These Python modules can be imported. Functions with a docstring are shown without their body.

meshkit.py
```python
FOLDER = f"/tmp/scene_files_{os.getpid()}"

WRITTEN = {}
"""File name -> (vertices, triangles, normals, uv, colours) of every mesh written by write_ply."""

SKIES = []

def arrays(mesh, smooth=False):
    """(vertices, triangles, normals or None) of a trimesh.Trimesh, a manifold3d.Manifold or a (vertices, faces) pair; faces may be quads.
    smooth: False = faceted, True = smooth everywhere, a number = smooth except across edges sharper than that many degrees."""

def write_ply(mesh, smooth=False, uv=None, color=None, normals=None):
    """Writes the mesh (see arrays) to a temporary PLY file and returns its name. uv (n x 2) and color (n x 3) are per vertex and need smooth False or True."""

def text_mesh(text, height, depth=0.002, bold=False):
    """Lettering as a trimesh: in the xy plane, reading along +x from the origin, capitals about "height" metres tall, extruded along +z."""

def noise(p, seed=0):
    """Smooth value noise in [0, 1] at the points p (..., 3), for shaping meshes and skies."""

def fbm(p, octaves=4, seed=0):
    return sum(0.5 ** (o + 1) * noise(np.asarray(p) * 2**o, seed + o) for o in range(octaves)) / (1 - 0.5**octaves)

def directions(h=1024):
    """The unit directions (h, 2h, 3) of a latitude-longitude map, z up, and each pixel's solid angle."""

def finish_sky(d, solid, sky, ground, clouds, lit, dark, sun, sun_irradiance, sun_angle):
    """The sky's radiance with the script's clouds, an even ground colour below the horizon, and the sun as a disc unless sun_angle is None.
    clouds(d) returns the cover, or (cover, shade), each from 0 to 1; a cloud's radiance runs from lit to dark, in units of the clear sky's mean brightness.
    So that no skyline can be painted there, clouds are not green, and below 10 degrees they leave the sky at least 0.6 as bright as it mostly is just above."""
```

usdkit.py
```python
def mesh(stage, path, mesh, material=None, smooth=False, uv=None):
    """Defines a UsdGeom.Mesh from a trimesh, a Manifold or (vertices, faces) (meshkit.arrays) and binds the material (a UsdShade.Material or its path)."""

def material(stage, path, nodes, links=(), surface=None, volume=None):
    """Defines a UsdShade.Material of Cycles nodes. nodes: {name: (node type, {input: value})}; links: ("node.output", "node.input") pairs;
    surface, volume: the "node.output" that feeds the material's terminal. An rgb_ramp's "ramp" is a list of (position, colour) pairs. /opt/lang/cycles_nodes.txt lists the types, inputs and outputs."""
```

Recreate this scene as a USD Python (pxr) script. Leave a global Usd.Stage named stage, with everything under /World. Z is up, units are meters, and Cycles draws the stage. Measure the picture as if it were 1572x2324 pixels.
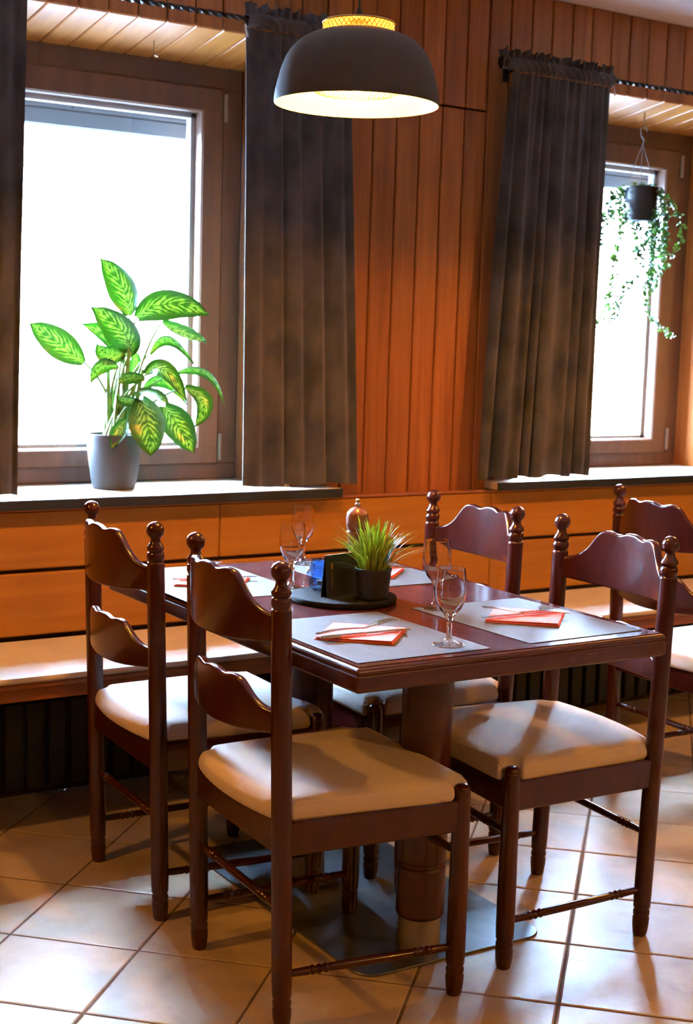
import math, random
import numpy as np
import trimesh
import usdkit, meshkit
from shapely.geometry import Polygon, Point, box as sbox
from shapely import affinity
from pxr import Usd, UsdGeom, UsdLux, UsdShade, Gf, Sdf

random.seed(7)
rng = np.random.default_rng(7)
stage = Usd.Stage.CreateInMemory()
UsdGeom.SetStageUpAxis(stage, UsdGeom.Tokens.z)
UsdGeom.SetStageMetersPerUnit(stage, 1.0)
UsdGeom.Xform.Define(stage, '/World')
UsdGeom.Scope.Define(stage, '/World/Looks')

# ------------------------------------------------------------------ camera, daylight, exposure
EXPOSURE = 0.0
SKY = 88.0                      # overcast daylight outside, relative to the room
SKY_COLOR = (0.52, 0.77, 1.18)
LAMP = 1500.0                   # warm filament bulbs
LAMP_COLOR = (1.0, 0.42, 0.05)
yaw, pitch, roll, HC = 0.5786, 0.12143, 0.03053, 1.3665
fw = np.array([math.sin(yaw) * math.cos(pitch), math.cos(yaw) * math.cos(pitch), -math.sin(pitch)])
r0 = np.array([math.cos(yaw), -math.sin(yaw), 0.0]); u0 = np.cross(r0, fw)
rt = math.cos(roll) * r0 + math.sin(roll) * u0
up = -math.sin(roll) * r0 + math.cos(roll) * u0
cam = UsdGeom.Camera.Define(stage, '/World/camera')
M = Gf.Matrix4d(*[float(x) for x in (*rt, 0, *up, 0, *(-fw), 0, 0, 0, HC, 1)])
cam.AddTransformOp().Set(M)
cam.CreateFocalLengthAttr(50.0)
cam.CreateHorizontalApertureAttr(50.0 * 1572 / 3228.0)
cam.CreateVerticalApertureAttr(50.0 * 2324 / 3228.0)
cam.CreateClippingRangeAttr(Gf.Vec2f(0.05, 200))
cam.CreateFStopAttr(8.0)
cam.CreateFocusDistanceAttr(2.75)
cam.CreateExposureAttr(EXPOSURE)

dome = UsdLux.DomeLight.Define(stage, '/World/sky')
dome.CreateIntensityAttr(SKY)
dome.CreateColorAttr(Gf.Vec3f(*SKY_COLOR))

# ------------------------------------------------------------------ helpers
_names = {}
def numbered(parent, name):
    k = (parent, name); n = _names.get(k, 0); _names[k] = n + 1
    return f'{parent}/{name}' if n == 0 else f'{parent}/{name}_{n:03d}'

def tag(p, label=None, cat=None, group=None, kind=None):
    p = p.GetPrim() if hasattr(p, 'GetPrim') else p
    for k, v in (('label', label), ('category', cat), ('group', group), ('kind', kind)):
        if v: p.SetCustomDataByKey(k, v)
    return p

def path_of(parent):
    return '/World' if parent is None else str(parent.GetPath())

def obj(name, mesh, mat, parent=None, smooth=30, uv=None, label=None, kind=None):
    m = usdkit.mesh(stage, numbered(path_of(parent), name), mesh, LOOK[mat], smooth=smooth, uv=uv)
    tag(m, label=label, kind=kind)
    return m.GetPrim()

def empty(name, loc=(0, 0, 0), rz=0.0, parent=None):
    x = UsdGeom.Xform.Define(stage, numbered(path_of(parent), name))
    x.AddTranslateOp().Set(Gf.Vec3d(*map(float, loc)))
    x.AddRotateZOp().Set(float(rz))
    return x.GetPrim()

def thing(name, label, cat, loc=(0, 0, 0), rz=0.0, group=None, kind=None):
    return tag(empty(name, loc, rz), label, cat, group, kind)

def copy_of(src, label, loc, rz=0.0, group=None):
    base = src.GetName()
    x = empty(base, loc, rz)
    x.GetReferences().AddInternalReference(src.GetPath())
    x.SetInstanceable(True)
    d = src.GetCustomData()
    return tag(x, label, d['category'], group or d.get('group'))

def cat_meshes(ms):
    vs, fs, o = [], [], 0
    for v, f in ms:
        v = np.asarray(v, float); f = np.asarray(f, int)
        if f.shape[1] == 4: f = np.vstack([f[:, [0, 1, 2]], f[:, [0, 2, 3]]])
        vs.append(v); fs.append(f + o); o += len(v)
    return np.vstack(vs), np.vstack(fs)

def vf(m): return np.array(m.vertices), np.array(m.faces)

_hull = {}
def cbox(x0, x1, y0, y1, z0, z1, c=0.003):
    """chamfered box"""
    c = min(c, .49 * (x1 - x0), .49 * (y1 - y0), .49 * (z1 - z0))
    pts, keys = [], []
    for sx in (0, 1):
        for sy in (0, 1):
            for sz in (0, 1):
                for k in range(3):
                    keys.append((sx, sy, sz, k))
    if 'f' not in _hull:
        P = []
        for sx, sy, sz, k in keys:
            q = [[-1., 1.][sx], [-1., 1.][sy], [-1., 1.][sz]]
            for j in range(3):
                if j != k: q[j] *= .8
            P.append(q)
        P = np.array(P); h = trimesh.convex.convex_hull(P)
        idx = [int(np.argmin(np.linalg.norm(P - v, axis=1))) for v in h.vertices]
        _hull['f'] = np.array([[idx[i] for i in t] for t in h.faces])
    lo, hi = (x0, y0, z0), (x1, y1, z1)
    for sx, sy, sz, k in keys:
        s = (sx, sy, sz)
        q = [lo[j] if s[j] == 0 else hi[j] for j in range(3)]
        for j in range(3):
            if j != k: q[j] += c if s[j] == 0 else -c
        pts.append(q)
    return np.array(pts), _hull['f'].copy()

def lathe(profile, n=24):
    """profile of (r, z) from bottom to top"""
    ang = np.arange(n) * 2 * np.pi / n
    v, rows = [], []
    for r, z in profile:
        if r < 1e-6:
            rows.append([len(v)] * n); v.append((0, 0, z))
        else:
            rows.append(list(range(len(v), len(v) + n)))
            v += [(r * math.cos(a), r * math.sin(a), z) for a in ang]
    f = []
    for a, b in zip(rows[:-1], rows[1:]):
        for i in range(n):
            j = (i + 1) % n
            q = [a[i], a[j], b[j], b[i]]
            if q[0] != q[1]: f.append((q[0], q[1], q[2]))
            if q[2] != q[3]: f.append((q[0], q[2], q[3]))
    return np.array(v, float), np.array([t for t in f if len(set(t)) == 3])

def tube(points, radii, n=8, caps=True):
    p = np.asarray(points, float); radii = np.broadcast_to(radii, (len(p),))
    t = np.gradient(p, axis=0); t /= np.linalg.norm(t, axis=1, keepdims=True) + 1e-12
    a = np.cross(t[0], [0, 0, 1.] if abs(t[0][2]) < .9 else [1., 0, 0]); a /= np.linalg.norm(a)
    v = []
    for i in range(len(p)):
        a = a - t[i] * (a @ t[i]); a /= np.linalg.norm(a) + 1e-12
        b = np.cross(t[i], a)
        for k in range(n):
            th = 2 * np.pi * k / n
            v.append(p[i] + radii[i] * (math.cos(th) * a + math.sin(th) * b))
    f = []
    for i in range(len(p) - 1):
        for k in range(n):
            j = (k + 1) % n
            f.append((i * n + k, i * n + j, (i + 1) * n + j)); f.append((i * n + k, (i + 1) * n + j, (i + 1) * n + k))
    if caps:
        for base, flip in ((0, 1), ((len(p) - 1) * n, 0)):
            for k in range(1, n - 1):
                f.append((base, base + k + 1, base + k) if flip else (base, base + k, base + k + 1))
    return np.array(v), np.array(f)

def bez(a, b, c, n=20):
    t = np.linspace(0, 1, n)[:, None]; a, b, c = map(np.asarray, (a, b, c))
    ctrl = 2 * b - .5 * (a + c)
    return (1 - t) ** 2 * a + 2 * t * (1 - t) * ctrl + t * t * c

def spline(pts, n=30):
    from scipy.interpolate import CubicSpline
    p = np.asarray(pts, float); s = np.r_[0, np.cumsum(np.linalg.norm(np.diff(p, axis=0), axis=1))]
    return CubicSpline(s, p)(np.linspace(0, s[-1], n))

def slab_rings(w, d, rings, corner=0.0, nc=1):
    """rectangular loft: rings of (inset, z), bottom to top, closed"""
    def ring(inset):
        hw, hd = w / 2 - inset, d / 2 - inset
        if nc <= 1: return [(-hw, -hd), (hw, -hd), (hw, hd), (-hw, hd)]
        r = max(corner - inset * .5, .001); out = []
        for cx, cy, a0 in ((hw - r, -hd + r, -90), (hw - r, hd - r, 0), (-hw + r, hd - r, 90), (-hw + r, -hd + r, 180)):
            for k in range(nc + 1):
                a = math.radians(a0 + 90 * k / nc); out.append((cx + r * math.cos(a), cy + r * math.sin(a)))
        return out
    v, f, n = [], [], None
    for inset, z in rings:
        q = ring(inset); n = len(q); v += [(x, y, z) for x, y in q]
    for i in range(len(rings) - 1):
        for k in range(n):
            j = (k + 1) % n
            f += [(i * n + k, i * n + j, (i + 1) * n + j), (i * n + k, (i + 1) * n + j, (i + 1) * n + k)]
    for k in range(1, n - 1):
        f.append((0, k + 1, k)); b = (len(rings) - 1) * n; f.append((b, b + k, b + k + 1))
    return np.array(v, float), np.array(f)

def extrude(poly, h):
    polys = getattr(poly, 'geoms', [poly])
    return cat_meshes([vf(trimesh.creation.extrude_polygon(g, h, engine='earcut')) for g in polys])

def place(m, loc=(0, 0, 0), rz=0.0):
    v, f = m; c, s = math.cos(math.radians(rz)), math.sin(math.radians(rz))
    R = np.array([[c, -s, 0], [s, c, 0], [0, 0, 1]])
    return np.asarray(v) @ R.T + np.asarray(loc, float), f

def ccw(poly):
    q = np.array(poly.exterior.coords)[:-1, :2]
    return (q if poly.exterior.is_ccw else q[::-1]).tolist()

def sphere(r, sub=2):
    return vf(trimesh.creation.icosphere(subdivisions=sub, radius=r))

# ------------------------------------------------------------------ materials
LOOK = {}
def mat(name, nodes, links=(), surface='p.BSDF'):
    LOOK[name] = usdkit.material(stage, '/World/Looks/' + name, nodes, links, surface=surface)

def plain(name, color, rough=.5, vary=.12, scale=30, bump=0.0, bscale=200, bdist=.001, **kw):
    c = np.array(color)
    nodes = {'tc': ('texture_coordinate', {}),
             'n': ('noise_texture', {'scale': scale, 'detail': 4}),
             'r': ('rgb_ramp', {'ramp': [(.3, tuple(c * (1 - vary))), (.7, tuple(np.minimum(c * (1 + vary), 1)))]}),
             'p': ('principled_bsdf', {'roughness': rough, **kw})}
    links = [('tc.object', 'n.vector'), ('n.fac', 'r.fac'), ('r.color', 'p.base_color')]
    if bump:
        nodes['bn'] = ('noise_texture', {'scale': bscale, 'detail': 3})
        nodes['b'] = ('bump', {'strength': bump, 'distance': bdist})
        links += [('tc.object', 'bn.vector'), ('bn.fac', 'b.height'), ('b.normal', 'p.normal')]
    mat(name, nodes, links)

def wood(name, dark, light, sc, rough=.35, coat=0.0, vary=.25, bump=.1, spec=.5, gscale=3.0, wear=None):
    """sc: noise scale per axis (low along the grain)"""
    nodes = {'tc': ('texture_coordinate', {}), 'oi': ('object_info', {}),
             'off': ('combine_xyz', {}),
             'm7': ('math', {'math_type': 'multiply', 'value2': 37.0}),
             'mp': ('mapping', {'scale': sc}),
             'add': ('vector_math', {'math_type': 'add'}),
             'n': ('noise_texture', {'scale': gscale, 'detail': 6, 'roughness': .6, 'distortion': .6}),
             'r': ('rgb_ramp', {'ramp': [(.28, dark), (.72, light)]}),
             'mr': ('map_range', {'from_min': 0., 'from_max': 1., 'to_min': 1 - vary, 'to_max': 1 + vary}),
             'hs': ('hsv', {}),
             'b': ('bump', {'strength': bump, 'distance': .002}),
             'p': ('principled_bsdf', {'roughness': rough, 'coat_weight': coat, 'coat_roughness': .06, 'specular_ior_level': spec})}
    links = [('oi.random', 'm7.value1'), ('m7.value', 'off.x'), ('m7.value', 'off.z'), ('tc.object', 'mp.vector'),
             ('mp.vector', 'add.vector1'), ('off.vector', 'add.vector2'), ('add.vector', 'n.vector'),
             ('n.fac', 'r.fac'), ('oi.random', 'mr.value'), ('mr.result', 'hs.value'), ('r.color', 'hs.color'),
             ('n.fac', 'b.height'), ('b.normal', 'p.normal')]
    if wear:
        nodes['wn'] = ('noise_texture', {'scale': 9., 'detail': 6, 'roughness': .7})
        nodes['wm'] = ('mapping', {'scale': (1, 1, 6)})
        nodes['wr'] = ('rgb_ramp', {'ramp': [(.64, (0, 0, 0)), (.72, (1, 1, 1))]})
        nodes['mx'] = ('mix', {'color2': wear})
        links += [('tc.object', 'wm.vector'), ('wm.vector', 'wn.vector'), ('wn.fac', 'wr.fac'), ('wr.color', 'mx.fac'), ('hs.color', 'mx.color1'), ('mx.color', 'p.base_color')]
    else:
        links.append(('hs.color', 'p.base_color'))
    mat(name, nodes, links)

wood('mahogany', (.032, .0040, .0028), (.058, .0078, .0048), (9, 9, 1.6), rough=.24, coat=.35, spec=.35, vary=.08, bump=.02)
wood('table_top_wood', (.055, .0095, .008), (.100, .020, .016), (14, 1.4, 14), rough=.24, coat=.4, vary=.0, bump=.03)
wood('table_edge_wood', (.044, .0070, .0052), (.076, .0135, .0090), (3, 3, 14), rough=.32, coat=.3, vary=.0, bump=.04, wear=(.22, .09, .045))
wood('pine_plank', (.205, .0525, .008), (.395, .126, .020), (11, 11, .55), rough=.48, coat=.0, spec=.3, vary=.16, bump=.06)
wood('pine_soffit', (.36, .13, .022), (.56, .235, .045), (11, .55, 11), rough=.36, coat=.3, spec=.9, vary=.12, bump=.05)
wood('bench_panel_wood', (.34, .130, .012), (.43, .178, .018), (.7, 9, 9), rough=.45, coat=.0, spec=.25, vary=.05, bump=.03)
wood('bench_rail_wood', (.25, .07, .018), (.36, .11, .028), (.7, 9, 9), rough=.35, coat=.3, vary=.05, bump=.03)
wood('window_wood', (.068, .029, .015), (.122, .054, .028), (9, 9, .7), rough=.42, coat=.1, vary=.05, bump=.03)
wood('sill_wood', (.42, .36, .29), (.62, .55, .46), (.6, 12, 12), rough=.32, coat=.2, vary=.0, bump=.02)
wood('mill_wood', (.16, .055, .022), (.30, .115, .048), (20, 20, 3), rough=.3, coat=.4, vary=.0, bump=.03)
plain('dark_gap', (.03, .012, .006), .8)
plain('black_edge', (.012, .012, .011), .45)
plain('ceiling_white', (.90, .86, .84), .9, .03, 5)
plain('plaster', (.13, .06, .03), .9, .05, 3)
plain('grout', (.13, .095, .065), .9, .25, 60)
plain('steel_plate', (.20, .21, .22), .34, .12, 18, metallic=.85)
plain('column_metal', (.40, .37, .31), .42, .05, 20, metallic=.4)
plain('cutlery_steel', (.82, .82, .83), .24, .03, 10, metallic=1.0)
plain('chrome', (.8, .8, .8), .1, .02, 10, metallic=1.0)
plain('hinge_grey', (.35, .31, .29), .4, .05, 10, metallic=.5)
plain('rod_black', (.02, .02, .022), .22, .1, 20, metallic=.6)
plain('hook_plastic', (.75, .74, .72), .4, .02)
plain('brass_hook', (.55, .5, .4), .3, .05, metallic=.8)
plain('napkin_coral', (.84, .185, .135), .85, .05, 60, bump=.25, bscale=900, bdist=.0006)
plain('tray_black', (.0055, .0055, .0055), .75, .2, 120, bump=.3, bscale=500, bdist=.0006, specular_ior_level=.15)
plain('pot_black', (.012, .012, .012), .5, .2, 80)
plain('menu_black', (.012, .011, .011), .5, .15, 60)
plain('menu_edge', (.35, .27, .2), .6, .1)
plain('gold_print', (.55, .30, .07), .35, .1, 200, metallic=.6)
plain('pot_grey', (.052, .052, .055), .45, .04, 15)
plain('soil', (.02, .013, .008), .95, .4, 90, bump=.6, bscale=120, bdist=.004)
plain('shade_outside', (.092, .076, .054), .7, .06, 40, bump=.1, bscale=700, bdist=.0004, specular_ior_level=.22)
plain('shade_inside', (.80, .76, .66), .5, .03, 10)
plain('cage_gold', (.75, .50, .16), .3, .05, 20, metallic=.9)
plain('lamp_cord', (.10, .075, .04), .7, .1)
plain('stem_green', (.13, .24, .055), .5, .2, 30)
plain('vine_stem', (.09, .14, .04), .6, .2, 30)
plain('spacer_white', (.75, .75, .75), .5, .02)
plain('shutter_grey', (.19, .21, .215), .6, .06, 6)
plain('snow_ground', (.55, .56, .58), .95, .1, .4)
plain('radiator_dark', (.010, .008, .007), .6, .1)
plain('cord_grey', (.16, .15, .15), .6, .1)

# seat upholstery: pale woven cloth
mat('seat_cloth', {'tc': ('texture_coordinate', {}), 'n': ('noise_texture', {'scale': 6., 'detail': 5}),
    'r': ('rgb_ramp', {'ramp': [(.3, (.60, .52, .45)), (.7, (.70, .62, .545))]}),
    'w': ('noise_texture', {'scale': 700., 'detail': 2}), 'b': ('bump', {'strength': .25, 'distance': .0008}),
    'p': ('principled_bsdf', {'roughness': .75, 'sheen_weight': .15, 'specular_ior_level': .3})},
    [('tc.object', 'n.vector'), ('n.fac', 'r.fac'), ('r.color', 'p.base_color'), ('tc.object', 'w.vector'), ('w.fac', 'b.height'), ('b.normal', 'p.normal')])

# glazed stone-look floor tile
mat('floor_tile', {'tc': ('texture_coordinate', {}), 'oi': ('object_info', {}),
    'n': ('noise_texture', {'scale': 7., 'detail': 8, 'roughness': .62, 'distortion': .5}),
    'r': ('rgb_ramp', {'ramp': [(.25, (.35, .255, .155)), (.5, (.465, .36, .24)), (.75, (.53, .435, .325))]}),
    'mr': ('map_range', {'to_min': .93, 'to_max': 1.07}), 'hs': ('hsv', {}),
    'pn': ('noise_texture', {'scale': 60., 'detail': 6, 'roughness': .7}),
    'pr': ('rgb_ramp', {'ramp': [(.22, (.55, .55, .55)), (.34, (1, 1, 1))]}),
    'mx': ('mix', {'mix_type': 'multiply', 'fac': 1.0}),
    'bn': ('noise_texture', {'scale': 26., 'detail': 7, 'roughness': .65}), 'b': ('bump', {'strength': .35, 'distance': .0025}),
    'rn': ('map_range', {'to_min': .30, 'to_max': .48}),
    'p': ('principled_bsdf', {'specular_ior_level': .6})},
    [('tc.object', 'n.vector'), ('n.fac', 'r.fac'), ('oi.random', 'mr.value'), ('mr.result', 'hs.value'), ('r.color', 'hs.color'),
     ('tc.object', 'pn.vector'), ('pn.fac', 'pr.fac'), ('hs.color', 'mx.color1'), ('pr.color', 'mx.color2'), ('mx.color', 'p.base_color'),
     ('tc.object', 'bn.vector'), ('bn.fac', 'b.height'), ('b.normal', 'p.normal'), ('n.fac', 'rn.value'), ('rn.result', 'p.roughness')])

# velvet with brushed darker patches of nap
mat('velvet', {'tc': ('texture_coordinate', {}), 'mp': ('mapping', {'scale': (3.4, 1.0, 1.9)}),
    'n': ('noise_texture', {'scale': 2.6, 'detail': 3, 'roughness': .55}),
    'r': ('rgb_ramp', {'ramp': [(.36, (.036, .037, .041)), (.62, (.082, .078, .079))]}),
    'w': ('noise_texture', {'scale': 900., 'detail': 1}), 'b': ('bump', {'strength': .2, 'distance': .0006}),
    'p': ('principled_bsdf', {'roughness': .85, 'sheen_weight': .22, 'sheen_roughness': .5, 'sheen_tint': (.75, .7, .7), 'specular_ior_level': .15})},
    [('tc.object', 'mp.vector'), ('mp.vector', 'n.vector'), ('n.fac', 'r.fac'), ('r.color', 'p.base_color'), ('tc.object', 'w.vector'), ('w.fac', 'b.height'), ('b.normal', 'p.normal')])

# woven vinyl place mat: fine checks of light and dark threads with slubs
mat('mat_weave', {'tc': ('texture_coordinate', {}), 'c': ('checker_texture', {'scale': 420., 'color1': (.175, .17, .165), 'color2': (.045, .043, .042)}),
    'mp': ('mapping', {'scale': (70., 3., 1.)}), 'n': ('noise_texture', {'scale': 4., 'detail': 4}),
    'r': ('rgb_ramp', {'ramp': [(.3, (.62, .60, .58)), (.7, (1.0, 1.0, 1.0))]}),
    'mx': ('mix', {'mix_type': 'multiply', 'fac': 1.0}), 'b': ('bump', {'strength': .3, 'distance': .0006}),
    'p': ('principled_bsdf', {'roughness': .5, 'specular_ior_level': .45})},
    [('tc.object', 'c.vector'), ('tc.object', 'mp.vector'), ('mp.vector', 'n.vector'), ('n.fac', 'r.fac'), ('c.color', 'mx.color1'), ('r.color', 'mx.color2'),
     ('mx.color', 'p.base_color'), ('c.fac', 'b.height'), ('b.normal', 'p.normal')])

mat('clear_glass', {'p': ('principled_bsdf', {'base_color': (1, 1, 1), 'roughness': 0.0, 'ior': 1.48, 'transmission_weight': 1.0})})
def thin_glass(name, tint, rough=0.0, edge=.5):
    mat(name, {'lw': ('layer_weight', {'blend': .5}), 'pw': ('math', {'math_type': 'power', 'value2': 2.6}), 'f': ('math', {'math_type': 'multiply_add', 'value2': edge, 'value3': .035}),
        't': ('transparent_bsdf', {'color': tint}), 'g': ('glossy_bsdf', {'color': (1, 1, 1), 'roughness': rough}), 'm': ('mix_closure', {})},
        [('lw.facing', 'pw.value1'), ('pw.value', 'f.value1'), ('f.value', 'm.fac'), ('t.BSDF', 'm.closure1'), ('g.BSDF', 'm.closure2')], surface='m.closure')
thin_glass('thin_glass', (.975, .98, .98))
thin_glass('blue_glass', (.50, .73, 1.0), .02, .9)
mat('window_pane', {'lw': ('layer_weight', {'blend': .5}), 'pw': ('math', {'math_type': 'power', 'value2': 4.0}), 'f': ('math', {'math_type': 'multiply_add', 'value2': .5, 'value3': .03}), 't': ('transparent_bsdf', {'color': (.95, .97, .97)}), 'g': ('glossy_bsdf', {'color': (1, 1, 1), 'roughness': 0.0}),
    'm': ('mix_closure', {})}, [('lw.facing', 'pw.value1'), ('pw.value', 'f.value1'), ('f.value', 'm.fac'), ('t.BSDF', 'm.closure1'), ('g.BSDF', 'm.closure2')], surface='m.closure')
mat('bulb_glow', {'e': ('emission', {'color': LAMP_COLOR, 'strength': LAMP})}, surface='e.emission')

# variegated leaf: cream-green feathering along the side veins, deep green margin (uv: u across -1..1 -> 0..1, v along)
mat('dumb_cane_leaf', {'tc': ('attribute', {'attribute': 'st'}), 's': ('separate_xyz', {}),
    'cu': ('math', {'math_type': 'subtract', 'value2': .5}), 'ab': ('math', {'math_type': 'absolute'}),
    'k': ('math', {'math_type': 'multiply_add', 'value2': -.75}),
    'cb': ('combine_xyz', {}), 'w': ('wave_texture', {'scale': 2.8, 'distortion': 6.5, 'detail': 4, 'detail_scale': 2.6}),
    'n': ('noise_texture', {'scale': 5., 'detail': 4}), 'ad': ('math', {'math_type': 'multiply'}),
    'edge': ('map_range', {'from_min': .16, 'from_max': .40, 'to_min': 1., 'to_max': 0., 'clamp': True}),
    'fac': ('math', {'math_type': 'multiply', 'use_clamp': True}),
    'rib': ('map_range', {'from_min': .0, 'from_max': .035, 'to_min': 1., 'to_max': 0., 'clamp': True}),
    'fr': ('rgb_ramp', {'ramp': [(.18, (.020, .085, .010)), (.45, (.060, .19, .018)), (.80, (.30, .40, .10))]}),
    'ribm': ('mix', {'color2': (.03, .10, .012)}),
    'p': ('principled_bsdf', {'roughness': .32, 'specular_ior_level': .5}), 'tr': ('translucent_bsdf', {}),
    'tm': ('mix', {'mix_type': 'multiply', 'fac': 1.0, 'color2': (.55, .95, .25)}),
    'm': ('mix_closure', {'fac': .06})},
    [('tc.vector', 's.vector'), ('s.x', 'cu.value1'), ('cu.value', 'ab.value1'), ('ab.value', 'k.value1'), ('s.y', 'k.value3'), ('k.value', 'cb.x'), ('s.x', 'cb.y'), ('cb.vector', 'w.vector'),
     ('ab.value', 'edge.value'), ('ab.value', 'rib.value'), ('tc.vector', 'n.vector'), ('w.fac', 'ad.value1'), ('edge.result', 'fac.value1'), ('w.fac', 'fac.value2'),
     ('fac.value', 'fr.fac'), ('fr.color', 'ribm.color1'), ('rib.result', 'ribm.fac'), ('ribm.color', 'p.base_color'), ('ribm.color', 'tm.color1'), ('tm.color', 'tr.color'),
     ('p.BSDF', 'm.closure1'), ('tr.BSDF', 'm.closure2')], surface='m.closure')
LOOK.pop('x', None)
def leafy(name, dark, light, fac=.2, scale=40, rough=.4, tint=(.8, 1.1, .3)):
    mat(name, {'tc': ('texture_coordinate', {}), 'n': ('noise_texture', {'scale': scale, 'detail': 2}), 'oi': ('object_info', {}),
        'ad': ('math', {'math_type': 'multiply_add', 'value2': .5}), 'r': ('rgb_ramp', {'ramp': [(.45, dark), (1.0, light)]}),
        'p': ('principled_bsdf', {'roughness': rough}), 'tr': ('translucent_bsdf', {}), 'tm': ('mix', {'mix_type': 'multiply', 'fac': 1., 'color2': tint}), 'm': ('mix_closure', {'fac': fac})},
        [('tc.object', 'n.vector'), ('oi.random', 'ad.value1'), ('n.fac', 'ad.value3'), ('ad.value', 'r.fac'), ('r.color', 'p.base_color'), ('r.color', 'tm.color1'), ('tm.color', 'tr.color'),
         ('p.BSDF', 'm.closure1'), ('tr.BSDF', 'm.closure2')], surface='m.closure')
leafy('grass_blade', (.10, .17, .02), (.42, .50, .07), .15, 60, .35)
leafy('vine_leaf', (.02, .075, .015), (.12, .25, .05), .07, 60, .35)

# ------------------------------------------------------------------ the room
YW = 3.899                 # face of the window wall
CEIL = 2.549
XL, XR, YB = -1.7, 6.3, -2.6
WIN = [(1.18, 2.31), (3.25, 4.38)]
SILL_B, SOFFIT, YF = 0.858, 2.267, 4.20
PITCH, X0 = 0.0917, 2.6063

w = tag(empty('wall_back'), kind='structure')
body = []
xs = [XL - .2] + [x for a in WIN for x in a] + [XR + .2]
for a, b in zip(xs[0::2], xs[1::2]):
    body.append(cbox(a, b, YW + .012, 4.42, 0, CEIL + .1, .001))
for a, b in WIN:
    body.append(cbox(a, b, YW + .012, 4.42, SOFFIT + .03, CEIL + .1, .001))
    body.append(cbox(a, b, YW + .012, 4.42, 0, SILL_B - .03, .001))
obj('masonry', cat_meshes(body), 'dark_gap', w, smooth=False)
def plank(a, b, z0, z1):
    for o0, o1 in WIN:                                     # nothing in front of a window opening
        if z0 < SOFFIT - .01:
            if a >= o0 - .002 and b <= o1 + .002: return
            if a < o0 < b: b = o0
            elif a < o1 < b: a = o1
    if b - a > .008:
        obj('plank', cbox(a + .0022, b - .0022, YW, YW + .013, z0, z1, .0035), 'pine_plank', w, smooth=False)
k0 = int(math.floor((XL - X0) / PITCH)); k1 = int(math.ceil((XR - X0) / PITCH))
SEAM = 2.142
for k in range(k0, k1):
    a, b = X0 + k * PITCH, X0 + (k + 1) * PITCH
    mid = (a + b) / 2
    over = any(o0 - .03 < mid < o1 + .03 for o0, o1 in WIN)
    if over:
        parts = [(a, b, SOFFIT, CEIL)]
        for o0, o1 in WIN:
            if a < o0 - .01 < b: parts.append((a, o0, SILL_B, SOFFIT))
            if a < o1 + .01 < b: parts.append((o1, b, SILL_B, SOFFIT))
        for q in parts: plank(*q)
    elif 2.4 < mid < 3.06:
        plank(a, b, SILL_B - .06, SEAM - .003)
    else:
        plank(a, b, SILL_B - .06, CEIL)
xs = [2.424] + [2.424 + .02 + PITCH * (i + .78) for i in range(6)] + [3.0647]
for a, b in zip(xs[:-1], xs[1:]):
    plank(a, b, SEAM + .003, CEIL)

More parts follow.
